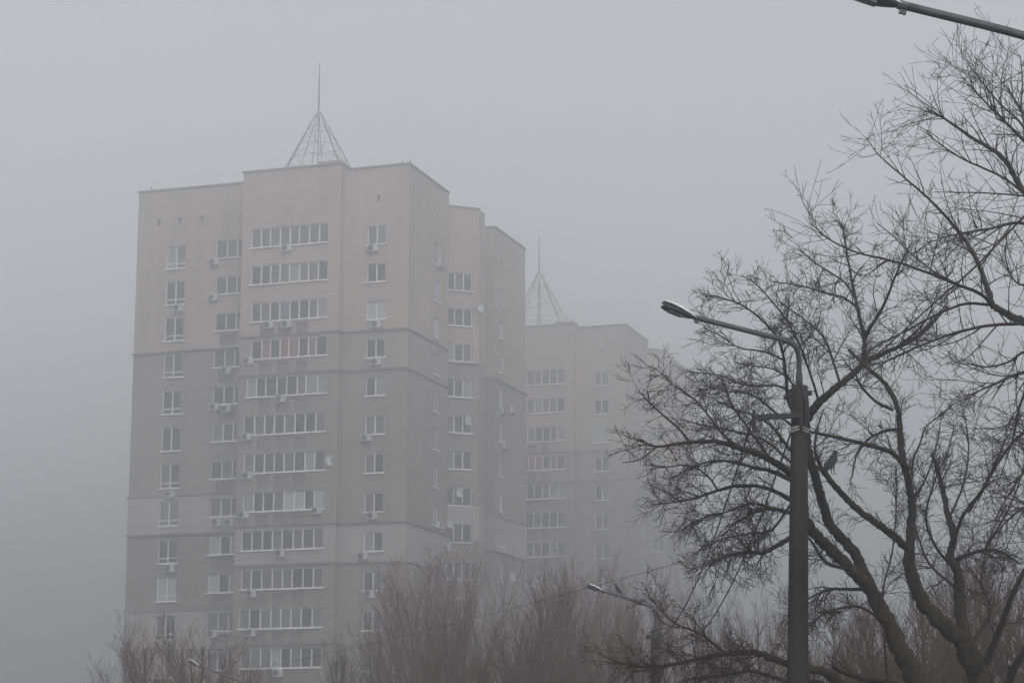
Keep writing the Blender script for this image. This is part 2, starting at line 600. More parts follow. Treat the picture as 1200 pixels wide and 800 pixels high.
# ------------------------------------------------------------------ air conditioners and dishes on the nearer tower
ac = empty('air_conditioner')
b_ = MB()
b_.box(-.41, .41, -.33, -.05, 0, .56)
b_.build('casing', AC_WHITE, ac)
b_ = MB()
N = 20
for k in range(N):
    a0, a1 = 2 * pi * k / N, 2 * pi * (k + 1) / N
    b_.quad([(-.13, -.336, .28), (-.13 + .25 * cos(a0), -.336, .28 + .25 * sin(a0)), (-.13 + .25 * cos(a1), -.336, .28 + .25 * sin(a1))])
b_.build('fan', AC_DARK, ac)
for sx in (-.3, .3):
    b_ = MB()
    b_.box(sx - .02, sx + .02, -.40, 0.0, -.05, -.004)
    b_.box(sx - .02, sx + .02, -.05, -.01, -.32, -.05)
    b_.build('bracket', IRON, ac)
dish = empty('satellite_dish')
b_ = MB()
NR, NA = 5, 20
R0 = 0.42
for i in range(NR):
    for k in range(NA):
        def dp(i, k, off=0.0):
            r = R0 * i / NR
            a = 2 * pi * k / NA
            return (r * cos(a), -.34 - off + 0.22 * (1 - (r / R0) ** 2) * 0.9 - .12, r * 1.1 * sin(a) + .1)
        if i == 0:
            b_.quad([dp(0, 0), dp(1, k), dp(1, k + 1)])
        else:
            b_.quad([dp(i, k), dp(i + 1, k), dp(i + 1, k + 1), dp(i, k + 1)])
b_.build('reflector', DISH, dish, True)
b_ = MB()
b_.tube([Vector((0, 0, 0)), Vector((0, -.22, 0)), Vector((0, -.24, .1))], [.03, .03, .03], 6)
b_.tube([Vector((0, -.3, -.4)), Vector((0, -.85, .05))], [.015, .015], 5)
b_.tube([Vector((0, -.85, .02)), Vector((0, -.78, .12))], [.035, .045], 6)
b_.build('feed_arm', IRON, dish)

ORD = ['top', 'second', 'third', 'fourth', 'fifth', 'sixth', 'seventh', 'eighth', 'ninth', 'tenth', 'eleventh', 'twelfth', 'thirteenth']
PN = {'A1': (pA, 'tall window of the far-left column', 46.18), 'A2': (pA, 'three-light window beside the bay', 46.5), 'B': (pB, 'long glazed balcony', 46.42),
      'C': (pC, 'two-light window beside the near corner', 46.08), 'D': (pD, 'narrow window behind the near corner', 45.75), 'F': (pD, 'narrow window on the farthest wing', 45.75)}
RW = Matrix.Rotation(-HEAD, 3, 'Z')


def mount(kind_, pl, s, z, o=0.0, turn=0.0):
    q = RW @ pl.pt(s, z, o) + ROOT_LOC
    d = RW @ pl.d
    c = copy_tree(ac if kind_ == 'ac' else dish) if mount.used[kind_] else (ac if kind_ == 'ac' else dish)
    mount.used[kind_] = True
    c.location = q
    c.rotation_euler = (0, 0, atan2(d.y, d.x) + turn)
    return c


mount.used = {'ac': False, 'dish': False}
ACS = [('A1', 210, 361), ('A1', 200, 579), ('A1', 200, 666), ('A1', 196, 756),
       ('A2', 252, 307), ('A2', 251, 349), ('A2', 266, 434), ('A2', 266, 479), ('A2', 252, 477), ('A2', 255, 612), ('A2', 270, 612), ('A2', 250, 742),
       ('B', 337, 291), ('B', 316, 381), ('B', 337, 380), ('B', 292, 423), ('B', 330, 467), ('B', 290, 512), ('B', 291, 557), ('B', 286, 603), ('B', 372, 598),
       ('B', 329, 648), ('B', 295, 695), ('B', 295, 741), ('B', 327, 788),
       ('C', 438, 291), ('C', 442, 380), ('C', 442, 424), ('C', 430, 513), ('C', 437, 604), ('C', 426, 651), ('C', 434, 696),
       ('D', 515, 309), ('D', 513, 615), ('D', 512, 660), ('F', 590, 522), ('F', 589, 604), ('F', 591, 645), ('F', 588, 481), ('F', 599, 480)]
seen = {}
for key, x, y in ACS:
    pl, nm, z0 = PN[key]
    s, z = pl.world_hit(x, y)
    k = int(round((z0 - 1.35 - z) / FL))
    kk = (key, k)
    seen.setdefault(kk, []).append((s, z, pl, nm, k, key))
for kk in seen:
    row = sorted(seen[kk], key=lambda q: q[0])
    for i, (s, z, pl, nm, k, key) in enumerate(row):
        o = mount('ac', pl, s, z - .28, 0.0)
        word = ORD[max(0, min(12, k))]
        lb = 'air conditioner under the %s %s' % (word, nm)
        if key != 'B':
            lb = 'air conditioner under the %s %s' % (word, nm)
        if len(row) > 1:
            lb = ('left ' if i == 0 else 'right ') + lb
        elif key == 'B':
            lb = 'boxy ' + lb
        tag(o, lb + ', counting from the top', 'air conditioner', 'air conditioners on the tower walls')
DS = [('E', 560, 362, 'pale dish beside the fourth window of the recessed bay'), ('E', 544, 494, 'pale dish below the middle of a recessed bay window, highest of the three low ones'),
      ('E', 533, 578, 'large pale dish hung low left on a recessed bay window'), ('E', 522, 614, 'round pale dish left of the bay window with a white lintel'),
      ('E', 521, 641, 'lowest pale dish on the left of the recessed bay'), ('B', 383, 541, 'pale dish at the right end of a long glazed balcony'),
      ('F', 597, 677, 'long tilted dish low on the farthest wing of the nearer tower')]
for key, x, y, lb in DS:
    pl = {'E': pE, 'B': pB, 'F': pD}[key]
    s, z = pl.world_hit(x, y)
    if key == 'E' and s > -0.2:
        s = -0.25
    o = mount('dish', pl, s, z, 0.0, {'E': 0.5, 'B': 0.95, 'F': -0.5}[key])
    if key == 'B':
        o.scale = (.8, .8, .9)
    tag(o, lb, 'satellite dish', 'satellite dishes on the tower walls')


# ------------------------------------------------------------------ trees
def catmull(P, n=4):
    if len(P) < 3:
        return [P[0].lerp(P[-1], i / n) for i in range(n + 1)]
    out = []
    Q = [P[0] * 2 - P[1]] + list(P) + [P[-1] * 2 - P[-2]]
    for i in range(1, len(Q) - 2):
        a, b, c, d = Q[i - 1], Q[i], Q[i + 1], Q[i + 2]
        for j in range(n):
            t = j / n
            out.append(0.5 * ((2 * b) + (c - a) * t + (2 * a - 5 * b + 4 * c - d) * t * t + (3 * b - a - 3 * c + d) * t * t * t))
    out.append(P[-1].copy())
    return out


UP = Vector((0, 0, 1))


class Style:
    def __init__(self, **k):
        self.__dict__.update(k)


def rnd_perp(d, r):
    v = Vector((r.gauss(0, 1), r.gauss(0, 1), r.gauss(0, 1)))
    v -= d * v.dot(d)
    return v.normalized() if v.length > 1e-6 else d.orthogonal().normalized()


def twig(mb, p, d, length, rad, level, st, r):
    n = max(3, min(10, int(length / st.seg) + 1))
    pts = [p.copy()]
    step = length / n
    d = d.copy()
    bend = rnd_perp(d, r) * st.arc
    for i in range(n):
        d = d + Vector((r.gauss(0, st.wig), r.gauss(0, st.wig), r.gauss(0, st.wig))) + UP * st.up * (step / 0.3) + bend * (step / 0.3)
        d.normalize()
        pts.append(pts[-1] + d * step)
    radii = [max(st.rmin, rad * (1 - 0.8 * i / n)) for i in range(n + 1)]
    radii[-1] = st.rmin * 0.6
    mb.tube(pts, radii, 3 if rad < .012 else 4, cap=False)
    if level > 0:
        offshoots(mb, pts, radii, level - 1, st, r, length)


def offshoots(mb, pts, radii, level, st, r, length, t0=0.15, dens=None, bias=None):
    cnt = length * (dens if dens is not None else st.dens[level])
    cnt = int(cnt) + (1 if r.random() < cnt - int(cnt) else 0)
    n = len(pts) - 1
    for _ in range(cnt):
        t = t0 + (1 - t0) * r.random() ** 0.85
        x = t * n
        i = min(n - 1, int(x))
        p = pts[i].lerp(pts[i + 1], x - i)
        d = (pts[i + 1] - pts[i]).normalized()
        ang = radians(r.uniform(*st.ang))
        q = rnd_perp(d, r)
        if bias is not None:
            q = (q + bias).normalized()
        c = (d * cos(ang) + q * sin(ang)).normalized()
        L = st.len[level] * r.uniform(0.4, 1.3) * (1.10 - 0.60 * t)
        rr = min(radii[i] * 0.65, st.rad[level])
        twig(mb, p, c, L, rr, level, st, r)


def skeleton_tree(root, branches, st, r, D0, bark, twigm, mult=1.0, trunk_min_px=4.5):
    """branches: list of (pixel polyline [(x, y, dY)...], width px at start, at end, twig density, t0)"""
    tk = MB()
    cr = MB()
    for (poly, w0, w1, dens, t0) in branches:
        P = [at(x, y, D0 + dy) - root.location for x, y, dy in poly]
        Q = catmull(P, 9 if w0 > 8 else 5)
        n = len(Q) - 1
        px = D0 / F
        R = [0.5 * px * (w0 + (w1 - w0) * (i / n)) * (1 + (r.gauss(0, .05) if w0 > 5 else 0)) for i in range(n + 1)]
        for i in range(1, n):
            Q[i] = Q[i] + Vector((r.gauss(0, 1), r.gauss(0, 1), r.gauss(0, 1))) * R[i] * 0.10
        tgt = tk if w0 >= trunk_min_px else cr
        a0 = len(tgt.v)
        ns = 12 if w0 > 8 else 5
        tgt.tube(Q, R, ns)
        if w0 > 8:                      # furrows and lumps of the bark
            ph = [r.gauss(0, 1) for _ in range(ns)]
            for vi in range(a0, len(tgt.v)):
                i, kk = divmod(vi - a0, ns)
                c = Q[i]
                f = 1 + .09 * ph[kk] * (0.6 + 0.4 * sin(i * 1.7 + kk)) + r.gauss(0, .018)
                v = tgt.v[vi]
                tgt.v[vi] = (c.x + (v[0] - c.x) * f, c.y + (v[1] - c.y) * f, c.z + (v[2] - c.z) * f)
        if sum(q[1] for q in poly) / len(poly) > 600:      # the lower boughs carry a denser tangle
            dens *= 1.6
        length = sum((Q[i + 1] - Q[i]).length for i in range(n))
        if dens > 0:
            offshoots(cr, Q, R, st.levels - 1, st, r, length, t0, dens * 1.3 * mult)
            offshoots(cr, Q, R, max(0, st.levels - 2), st, r, length, t0, dens * 1.6 * mult)
    tk.build('trunk', bark, root, True)
    cr.build('crown', twigm, root)


# --- the spreading tree behind the lamp post
near = empty('bare_tree', (at(1110, 800, 22.5).x, 22.5, 0))
tag(near, 'large dark bare tree with tangled twigs spreading behind the concrete lamp post', 'tree')
stN = Style(seg=.055, wig=.12, up=.03, arc=.5, rmin=.0022, levels=3, dens=[20.0, 15.0, 7.5], len=[.14, .29, .50], rad=[.0031, .0050, .0085], ang=(18, 58))
gz = -3.0
B = [
    # main trunks from below the frame
    ([(1128, 948, 0), (1118, 900, 0), (1100, 840, 0), (1076, 800, 0), (1050, 750, 0), (1024, 695, .1)], 32, 17, 0.2, .7),
    ([(1150, 952, .8), (1160, 880, .8), (1150, 800, .8), (1129, 750, .7)], 40, 24, 0.2, .6),
    ([(1024, 695, .1), (1003, 672, 0), (975, 645, -.2), (953, 622, -.4), (940, 600, -.6), (935, 570, -.9), (931, 555, -1.0)], 15, 11, .9, .2),
    ([(1024, 695, .1), (1012, 670, .3), (1000, 646, .4), (974, 616, .4), (964, 590, .3), (956, 560, .2), (946, 525, .1), (944, 492, 0)], 13.5, 10, .9, .2),
    ([(944, 492, 0), (957, 475, -.1), (976, 457, -.2), (1000, 437, -.2), (1013, 425, -.1), (1040, 412, .1), (1075, 395, .4), (1110, 360, .8)], 11, 3, 2.4, .2),
    ([(1010, 430, 0), (1013, 410, 0), (1012, 392, 0), (1004, 356, .3), (997, 322, .5), (992, 293, .7), (987, 262, .8)], 7, 1.6, 3.4, .25),
    ([(1013, 394, 0), (1034, 361, -.4), (1047, 330, -.7), (1057, 306, -.9), (1068, 285, -1.)], 4.5, 1.5, 3.4, .15),
    ([(1004, 360, .3), (989, 349, .1), (966, 343, -.2), (939, 335, -.5), (905, 330, -.8)], 3.4, 1.3, 3.6, .2),
    ([(1001, 348, .3), (989, 330, .5), (960, 311, .8), (937, 293, 1.1)], 3, 1.2, 3.6, .2),
    ([(1030, 418, 0), (1060, 400, -.3), (1085, 375, -.6), (1100, 340, -.9)], 3.5, 1.2, 3.0, .2),
    # right limb that forks beside the crow
    ([(1129, 750, .7), (1102, 728, .6), (1078, 700, .5), (1066, 665, .4), (1066, 646, .4)], 21, 13, .3, .5),
    ([(1066, 646, .4), (1068, 615, .4), (1069, 590, .4), (1064, 560, .4), (1058, 540, .4), (1055, 505, .5), (1051, 475, .6), (1036, 448, .8), (1015, 430, 1.0), (995, 410, 1.2)], 11.5, 4, 1.8, .25),
    ([(1062, 548, .4), (1048, 532, .1), (1028, 524, -.2), (1000, 517, -.5), (975, 511, -.7), (950, 506, -.9)], 7, 3.5, 1.9, .2),
    ([(1046, 480, .6), (1026, 470, .4), (1009, 452, .3), (1002, 438, .2), (990, 425, .2)], 4, 2, 2.5, .2),
    ([(1054, 503, .5), (1040, 504, .9), (1020, 513, 1.2), (1005, 530, 1.3), (998, 560, 1.3)], 4.5, 2, 2.3, .1),
    ([(1063, 642, .4), (1044, 625, .2), (1020, 608, 0), (1000, 592, -.1), (985, 577, -.2), (968, 556, -.4), (960, 545, -.4)], 9.5, 6, 1.4, .15),
    ([(962, 548, -.4), (955, 530, -.5), (957, 505, -.4), (965, 480, -.3)], 4, 1.5, 2.4, .1),
    ([(1068, 556, .4), (1071, 535, .5), (1078, 520, .6), (1085, 500, .8), (1100, 488, 1.0), (1120, 472, 1.3), (1138, 465, 1.5)], 3.0, 1.0, 1.9, .2),
    ([(1040, 800, -.4), (1036, 740, -.4), (1035, 690, -.3), (1045, 650, -.2), (1050, 600, 0), (1050, 545, .2)], 3.0, 1.5, 1.6, .3),
    # left limbs out from behind the post
    ([(940, 575, -.9), (928, 556, -1.2), (900, 537, -1.5), (870, 526, -1.7), (844, 518, -1.9), (808, 518, -2.1), (770, 523, -2.3), (748, 514, -2.5)], 10, 1.6, 2.6, .1),
    ([(808, 518, -2.1), (796, 503, -2.0), (770, 480, -1.8), (756, 466, -1.7), (748, 458, -1.6)], 3.2, 1.1, 3.0, .2),
    ([(770, 523, -2.3), (750, 538, -2.5), (729, 542, -2.7)], 1.8, .9, 1.2, .3),
    ([(870, 526, -1.7), (850, 512, -1.4), (836, 495, -1.1), (820, 474, -.8), (806, 462, -.6), (790, 452, -.4), (780, 440, -.2)], 3.4, 1.1, 3.2, .1),
    ([(902, 538, -1.5), (890, 520, -1.2), (872, 495, -.8), (856, 470, -.4), (846, 440, 0)], 4, 1.4, 3.4, .1),
    ([(935, 566, -.8), (905, 552, -.5), (885, 548, -.2), (858, 541, .1), (835, 540, .5), (810, 548, .8), (790, 560, 1.2)], 6, 1.4, 3.2, .1),
    ([(935, 590, -.6), (900, 572, -.2), (864, 569, .1), (840, 575, .4), (815, 583, .7), (792, 588, .9), (770, 590, 1.1)], 6, 1.2, 3.3, .1),
    ([(842, 575, .3), (828, 556, .1), (806, 545, -.2), (780, 547, -.5), (758, 545, -.8)], 2.6, 1., 2.6, .1),
    ([(940, 603, -.5), (922, 600, -.9), (902, 596, -1.3), (880, 602, -1.7), (858, 615, -2.0)], 6.5, 1.6, 3.3, .25),
    ([(945, 620, -.4), (925, 630, -.8), (908, 640, -1.2), (893, 648, -1.5), (875, 646, -1.8), (850, 652, -2.1), (830, 662, -2.4)], 7, 1.3, 3.2, .3),
    ([(938, 540, -.6), (920, 520, -.3), (905, 500, 0), (885, 487, .4), (862, 480, .7), (842, 470, .9)], 4.5, 1.4, 3.6, .1),
    ([(938, 500, -.2), (924, 470, -.4), (921, 440, -.6), (916, 408, -.8), (904, 386, -1.0), (874, 360, -1.2), (842, 348, -1.4), (826, 347, -1.5)], 4.6, 1.2, 2.9, .25),
    ([(919, 422, -.7), (896, 412, -.5), (866, 407, -.2), (842, 392, 0), (824, 384, .3)], 2.6, 1.0, 3.0, .15),
    ([(932, 462, -.4), (912, 452, -.1), (890, 452, .2), (868, 450, .5), (845, 440, .7), (815, 436, .9), (800, 433, 1.)], 3.0, 1.0, 3.2, .1),
    ([(940, 470, -.2), (925, 445, .2), (905, 432, .5), (880, 428, .8), (860, 424, 1.0)], 3.0, 1.1, 3.2, .1),
    ([(960, 472, -.1), (950, 440, -.5), (935, 400, -.9), (918, 370, -1.2), (893, 340, -1.5), (882, 330, -1.6)], 3.4, 1.1, 3.3, .15),
    ([(985, 452, -.2), (975, 420, .1), (965, 395, .4), (940, 372, .8), (910, 352, 1.1)], 3.6, 1.2, 3.2, .15),
    ([(930, 500, -.5), (905, 480, -.9), (880, 462, -1.2), (850, 458, -1.5), (826, 452, -1.7)], 3.2, 1.1, 3.0, .1),
    ([(930, 545, -.9), (895, 515, -.6), (860, 505, -.2), (825, 498, .1), (795, 490, .5)], 3.4, 1.1, 3.2, .1),
    ([(930, 585, -.6), (905, 620, -.2), (880, 625, .2), (850, 630, .5), (822, 640, .9)], 3.2, 1.1, 3.0, .2),
    ([(905, 595, -1.2), (880, 590, -.8), (850, 600, -.4), (815, 610, 0), (795, 625, .3)], 3.2, 1.1, 3.0, .1),
    # low boughs
    ([(1050, 800, 0), (1010, 794, -.3), (985, 785, -.5), (976, 781, -.6)], 7.5, 5, .8, .3),
    ([(1045, 845, 0), (990, 805, -.6), (965, 787, -.9), (940, 782, -1.2), (918, 776, -1.5), (882, 764, -1.8), (840, 767, -2.1), (798, 776, -2.4), (759, 781, -2.6), (722, 776, -2.8)], 12, 1.5, 2.6, .35),
    ([(852, 767, -2.0), (822, 743, -1.8), (789, 728, -1.6), (759, 698, -1.3)], 3.2, 1.0, 2.6, .1),
    ([(1020, 830, .2), (960, 800, .6), (930, 800, .8), (880, 786, 1.1), (840, 792, 1.4), (800, 796, 1.6)], 8, 1.6, 2.4, .4),
    ([(1000, 668, 0), (970, 660, -.4), (955, 640, -.7), (948, 630, -.9)], 5, 2.5, 1.6, .1),
    ([(1020, 690, 0), (990, 690, .3), (972, 690, .5), (950, 700, .8), (930, 715, 1.0)], 5, 1.4, 2.6, .3),
    ([(1040, 730, 0), (1010, 712, -.4), (985, 712, -.7), (960, 722, -1.0), (945, 740, -1.2)], 4, 1.3, 2.6, .2),
    # right part of the crown
    ([(1129, 750, .7), (1124, 700, .8), (1123, 670, .8), (1113, 651, .9), (1118, 629, 1.0), (1112, 608, 1.0), (1106, 580, 1.1), (1098, 548, 1.2), (1092, 530, 1.2)], 14, 4.0, .9, .2),
    ([(1115, 640, .9), (1130, 602, .6), (1150, 575, .3), (1165, 545, 0), (1182, 508, -.3)], 5, 1.4, 2.4, .1),
    ([(1119, 656, .9), (1145, 646, .7), (1170, 645, .5), (1195, 660, .3)], 6, 2.5, 2.0, .1),
    ([(1122, 690, .8), (1092, 664, 1.3), (1080, 640, 1.7), (1070, 600, 2.0), (1085, 560, 2.2)], 4, 1.4, 2.4, .1),
    ([(1123, 670, .8), (1100, 645, .4), (1085, 610, .1), (1093, 570, -.2), (1110, 530, -.4), (1118, 500, -.5)], 4, 1.2, 2.6, .15),
    ([(1150, 790, .8), (1170, 740, .5), (1185, 700, .2), (1205, 660, 0)], 9, 5, .8, .2),
    ([(1135, 760, .7), (1160, 715, 1.2), (1150, 680, 1.6), (1160, 630, 2.0), (1180, 590, 2.3)], 6, 1.5, 2.4, .15),
    ([(1165, 850, .8), (1185, 790, .5), (1215, 745, .2)], 11, 8, .8, .2),
    ([(1112, 608, 1.0), (1128, 570, 1.3), (1135, 530, 1.6), (1132, 495, 1.8), (1125, 470, 1.9)], 3.4, 1.0, 2.2, .2),
    ([(1135, 600, .6), (1160, 560, .9), (1175, 520, 1.2), (1185, 490, 1.4)], 3.0, 1.0, 2.0, .2),
    ([(1155, 640, .7), (1180, 600, .4), (1196, 560, .1), (1204, 520, -.1)], 3.0, 1.0, 2.2, .2),
    ([(1066, 590, .4), (1085, 560, .2), (1098, 520, .1), (1104, 480, .0)], 3.0, 1.0, 1.8, .2),
]
skeleton_tree(near, B, stN, random.Random(5), 22.5, BARK, TWIG, 1.75)

# --- the tree whose boughs enter from the right edge
rt = empty('bare_tree', (at(1345, 800, 18).x, 18.0, 0))
tag(rt, 'bare tree with long arching grey boughs reaching in above, trunk out of frame', 'tree')
stR = Style(seg=.055, wig=.04, up=.17, arc=.42, rmin=.0021, levels=3, dens=[4.5, 7.0, 4.4], len=[.12, .42, .72], rad=[.0030, .0047, .008], ang=(26, 62))
B = [
    ([(1345, 995, 0), (1338, 800, 0), (1325, 600, 0), (1300, 480, 0), (1262, 412, 0)], 46, 15, .3, .8),
    ([(1266, 415, 0), (1230, 390, 0), (1200, 377, 0), (1180, 368, 0), (1163, 358, 0)], 13, 7.5, .8, .2),
    ([(1163, 358, 0), (1158, 340, 0), (1147, 311, .1), (1140, 296, .2), (1131, 282, .3), (1113, 259, .4), (1087, 232, .6), (1062, 210, .7), (1030, 182, .9), (1016, 162, 1.)], 7.5, 1.1, 3.3, .08),
    ([(1163, 358, 0), (1150, 345, -.2), (1126, 335, -.4), (1094, 322, -.7), (1047, 306, -1.), (1005, 296, -1.2), (971, 280, -1.4), (950, 261, -1.5)], 5, 1.1, 3.2, .08),
    ([(1126, 335, -.4), (1094, 318, -.1), (1065, 295, .2), (1045, 275, .4), (1028, 262, .6)], 2.6, 1., 3.2, .1),
    ([(1160, 357, 0), (1131, 356, .3), (1097, 369, .6), (1063, 387, .9), (1026, 406, 1.2), (1000, 420, 1.4)], 4, 1.3, 3.0, .08),
    ([(1202, 379, 0), (1162, 381, -.3), (1123, 389, -.6), (1084, 403, -.9), (1047, 419, -1.2), (1020, 436, -1.4)], 4.6, 1.3, 3.2, .08),
    ([(1262, 200, .5), (1200, 254, .3), (1147, 309, .1), (1097, 353, -.1), (1042, 403, -.3), (1020, 422, -.4)], 3.6, 1.4, 2.2, .2),
    ([(1300, 470, 0), (1275, 360, .2), (1240, 280, .4), (1200, 225, .6), (1175, 185, .7), (1140, 162, .9), (1100, 135, 1.0), (1084, 130, 1.1)], 12, 1.0, 3.3, .35),
    ([(1200, 226, .6), (1170, 205, .4), (1130, 187, .2), (1100, 168, 0), (1085, 153, -.1)], 3.6, 1.0, 3.4, .1),
    ([(1285, 390, .1), (1255, 260, 0), (1215, 185, -.1), (1200, 165, -.2), (1175, 140, -.3), (1150, 115, -.4), (1125, 87, -.5)], 8, 1.0, 3.3, .45),
    ([(1235, 220, -.1), (1200, 150, .3), (1172, 122, .5), (1150, 95, .6), (1140, 77, .7)], 4, 1.0, 3.3, .3),
    ([(1235, 215, -.1), (1215, 160, .6), (1190, 118, .8), (1165, 84, 1.)], 4, 1.0, 3.3, .3),
    ([(1225, 200, 0), (1199, 140, .2), (1198, 95, .3), (1196, 66, .4)], 3.4, 1.0, 2.6, .3),
    ([(1240, 232, .4), (1197, 229, .2), (1150, 226, 0), (1095, 225, -.2)], 3.2, 1.0, 3.2, .2),
    ([(1290, 420, 0), (1230, 290, -.3), (1200, 262, -.5), (1160, 268, -.7), (1120, 275, -.9), (1085, 285, -1.)], 6, 1.0, 3.2, .4),
    ([(1262, 412, 0), (1225, 345, .5), (1190, 330, .8), (1178, 300, 1.), (1182, 280, 1.1)], 4, 1.0, 2.8, .3),
    ([(1310, 520, 0), (1250, 440, -.4), (1200, 437, -.8), (1165, 450, -1.), (1134, 464, -1.2)], 7, 1.4, 2.6, .4),
    ([(1300, 480, 0), (1240, 420, .5), (1203, 412, .8), (1180, 425, 1.), (1150, 430, 1.2), (1125, 420, 1.3)], 5, 1.1, 2.8, .4),
    ([(1315, 560, 0), (1260, 470, -.4), (1215, 440, -.6), (1197, 470, -.8), (1188, 510, -.9), (1172, 560, -1.)], 6, 1.1, 2.6, .4),
    ([(1318, 580, 0), (1260, 500, .4), (1215, 500, .6), (1185, 520, .8), (1160, 560, .9), (1140, 600, 1.)], 6, 1.1, 2.8, .4),
    ([(1325, 620, 0), (1260, 550, -.4), (1210, 545, -.7), (1185, 575, -.9), (1165, 610, -1.)], 6, 1.1, 2.8, .4),
    ([(1330, 680, 0), (1270, 600, .3), (1215, 590, .6), (1180, 610, .8), (1150, 650, 1.)], 6, 1.1, 2.8, .4),
]
skeleton_tree(rt, B, stR, random.Random(8), 18.0, BARK2, TWIG2, 1.6)


# --- upswept trees in front of the towers: four models, copied
def poplar(seed, H, spread, nlimb, twm, label):
    r = random.Random(seed)
    root = empty('poplar_tree')
    st = Style(seg=.5, wig=.075, up=.22, arc=.03, rmin=.0045, levels=3, dens=[4.2, 3.0, 1.5], len=[.55, 1.1, 1.9], rad=[.0065, .011, .022], ang=(14, 42))
    tk, cr = MB(), MB()
    pts = [Vector((0, 0, -0.1))]
    n = 9
    for i in range(n):
        pts.append(pts[-1] + Vector((r.gauss(0, .12), r.gauss(0, .12), H * .9 / n)))
    R = [0.17 * (1 - 0.93 * i / n) + .008 for i in range(n + 1)]
    tk.tube(pts, R, 7)
    for k in range(nlimb):
        t = 0.16 + 0.62 * (k + r.random()) / nlimb
        x = t * n
        i = min(n - 1, int(x))
        p = pts[i].lerp(pts[i + 1], x - i)
        az = r.uniform(0, 2 * pi)
        L = H * (0.60 - 0.42 * t) * r.uniform(.8, 1.15)
        d = Vector((cos(az) * spread, sin(az) * spread, 1)).normalized()
        q = [p]
        m = 7
        for j in range(m):
            d = (d + Vector((r.gauss(0, .06), r.gauss(0, .06), .085))).normalized()
            q.append(q[-1] + d * L / m)
        RR = [max(.014, R[i] * .62 * (1 - j / m)) for j in range(m + 1)]
        tk.tube(q, RR, 5)
        offshoots(cr, q, RR, 2, st, r, L, .12, 2.5)
        offshoots(cr, q, RR, 1, st, r, L, .12, 2.2)
    offshoots(cr, pts, R, 2, st, r, H * .6, .35, 3.0)
    tk.build('trunk', PBARK, root, True)
    cr.build('crown', twm, root)
    TOPS.append(sorted(v[2] for v in cr.v)[int(len(cr.v) * .997)])
    return root


TOPS = []
protos = [poplar(21, 10, .55, 13, PTWIG, ''), poplar(22, 10, .75, 15, PTWIG_B, ''), poplar(23, 10, .42, 12, PTWIG, ''), poplar(24, 10, .9, 17, PTWIG_B, '')]
used = [False] * 4
# picture x, picture y of the top, distance, model, width factor, label
PL = [
    (140, 765, 92, 1, 1.0, 'small bare sapling at the far left corner of the tower block'),
    (176, 726, 90, 0, 1.5, 'rounded bare tree before the lowest tall windows of the nearer tower'),
    (242, 724, 92, 0, 1.6, 'bare bushy tree behind the far-left street lamp head'),
    (292, 765, 94, 2, 1.1, 'low bare tree just right of the far-left street lamp'),
    (398, 742, 90, 3, .9, 'low bare tree under the lowest balconies of the nearer tower'),
    (436, 728, 104, 1, 1.0, 'reddish bare tree below the two-light windows of the near corner'),
    (476, 668, 108, 2, 1.25, 'narrow upswept bare tree at the near corner of the tower'),
    (520, 676, 98, 0, .95, 'bare tree with bushy head in front of the recessed bay'),
    (556, 702, 90, 3, 1.0, 'dull brown bare tree below the recessed bay'),
    (596, 700, 94, 1, 1.0, 'bare tree under the farthest wing of the nearer tower'),
    (630, 658, 88, 0, 1.25, 'densest reddish bare tree, in the gap between the two towers'),
    (652, 668, 92, 2, 1.2, 'reddish bare tree touching the right side of the densest one'),
    (700, 694, 84, 3, 1.0, 'brown bare tree just below the middle street lamp head'),
    (722, 690, 100, 2, 1.1, 'slim upswept bare tree behind the middle street lamp arm'),
    (770, 672, 104, 0, 1.0, 'bare tree rising directly behind the middle lamp post'),
    (806, 688, 88, 1, 1.1, 'bare bushy tree just right of the middle lamp post'),
    (842, 702, 78, 3, 1.0, 'bare tree seen through the drooping power cables'),
    (884, 690, 84, 0, 1.1, 'brown bare tree close left of the near concrete lamp post'),
    (500, 632, 146, 2, 1.5, 'tall thin faint tree before the recessed bay, taller than its neighbours'),
    (568, 640, 140, 1, 1.1, 'faint tree close to the foot of the farthest wing'),
    (672, 640, 150, 2, 1.4, 'tall faint tree before the farther tower, left of the middle lamp'),
    (702, 648, 156, 0, 1.1, 'faint tree before the near corner of the farther tower'),
    (612, 730, 72, 3, 1.0, 'low brown bare tree in front of the densest reddish tree'),
    (745, 715, 80, 0, 1.2, 'bushy bare tree just left of the middle lamp post, below its arm'),
    (590, 735, 78, 1, 1.2, 'bushy bare tree left of the low brown tree before the densest reddish one'),
    (500, 742, 76, 0, .9, 'low bare tree in front of the tower corner'),
    (670, 742, 70, 1, .9, 'low bare tree left of the middle lamp post'),
    (560, 755, 66, 2, 1., 'nearest low bare tree under the recessed bay'),
    # wood behind the near tree
    (960, 690, 76, 3, 1.2, 'bare tree behind the near lamp post, on its right'),
    (1010, 690, 70, 1, 1.2, 'bare tree behind the lower trunk of the big dark tree'),
    (1060, 672, 66, 3, 1.3, 'bare tree behind the fork of the big dark tree'),
    (1118, 640, 60, 1, 1.3, 'bare bushy tree behind the broken stub on the right'),
    (1166, 612, 58, 3, 1.35, 'bare bushy tree near the right edge behind the big tree'),
    (1205, 625, 54, 3, 1.4, 'bare tree at the very right edge of the wood'),
    (1090, 690, 50, 1, 1.6, 'low bare tree close behind the thick right trunk'),
    (1010, 705, 48, 1, 1.5, 'low bare tree close behind the left trunk of the big tree'),
    (1170, 680, 46, 1, 1.6, 'low bare tree in the lower right corner'),
    (1050, 745, 41, 3, 1.5, 'low thicket tree right behind the crossing trunks of the big tree'),
    (1120, 752, 40, 1, 1.5, 'low thicket tree just left of the thick right trunk'),
    (965, 748, 42, 3, 1.4, 'low thicket tree at the foot of the near lamp post'),
]
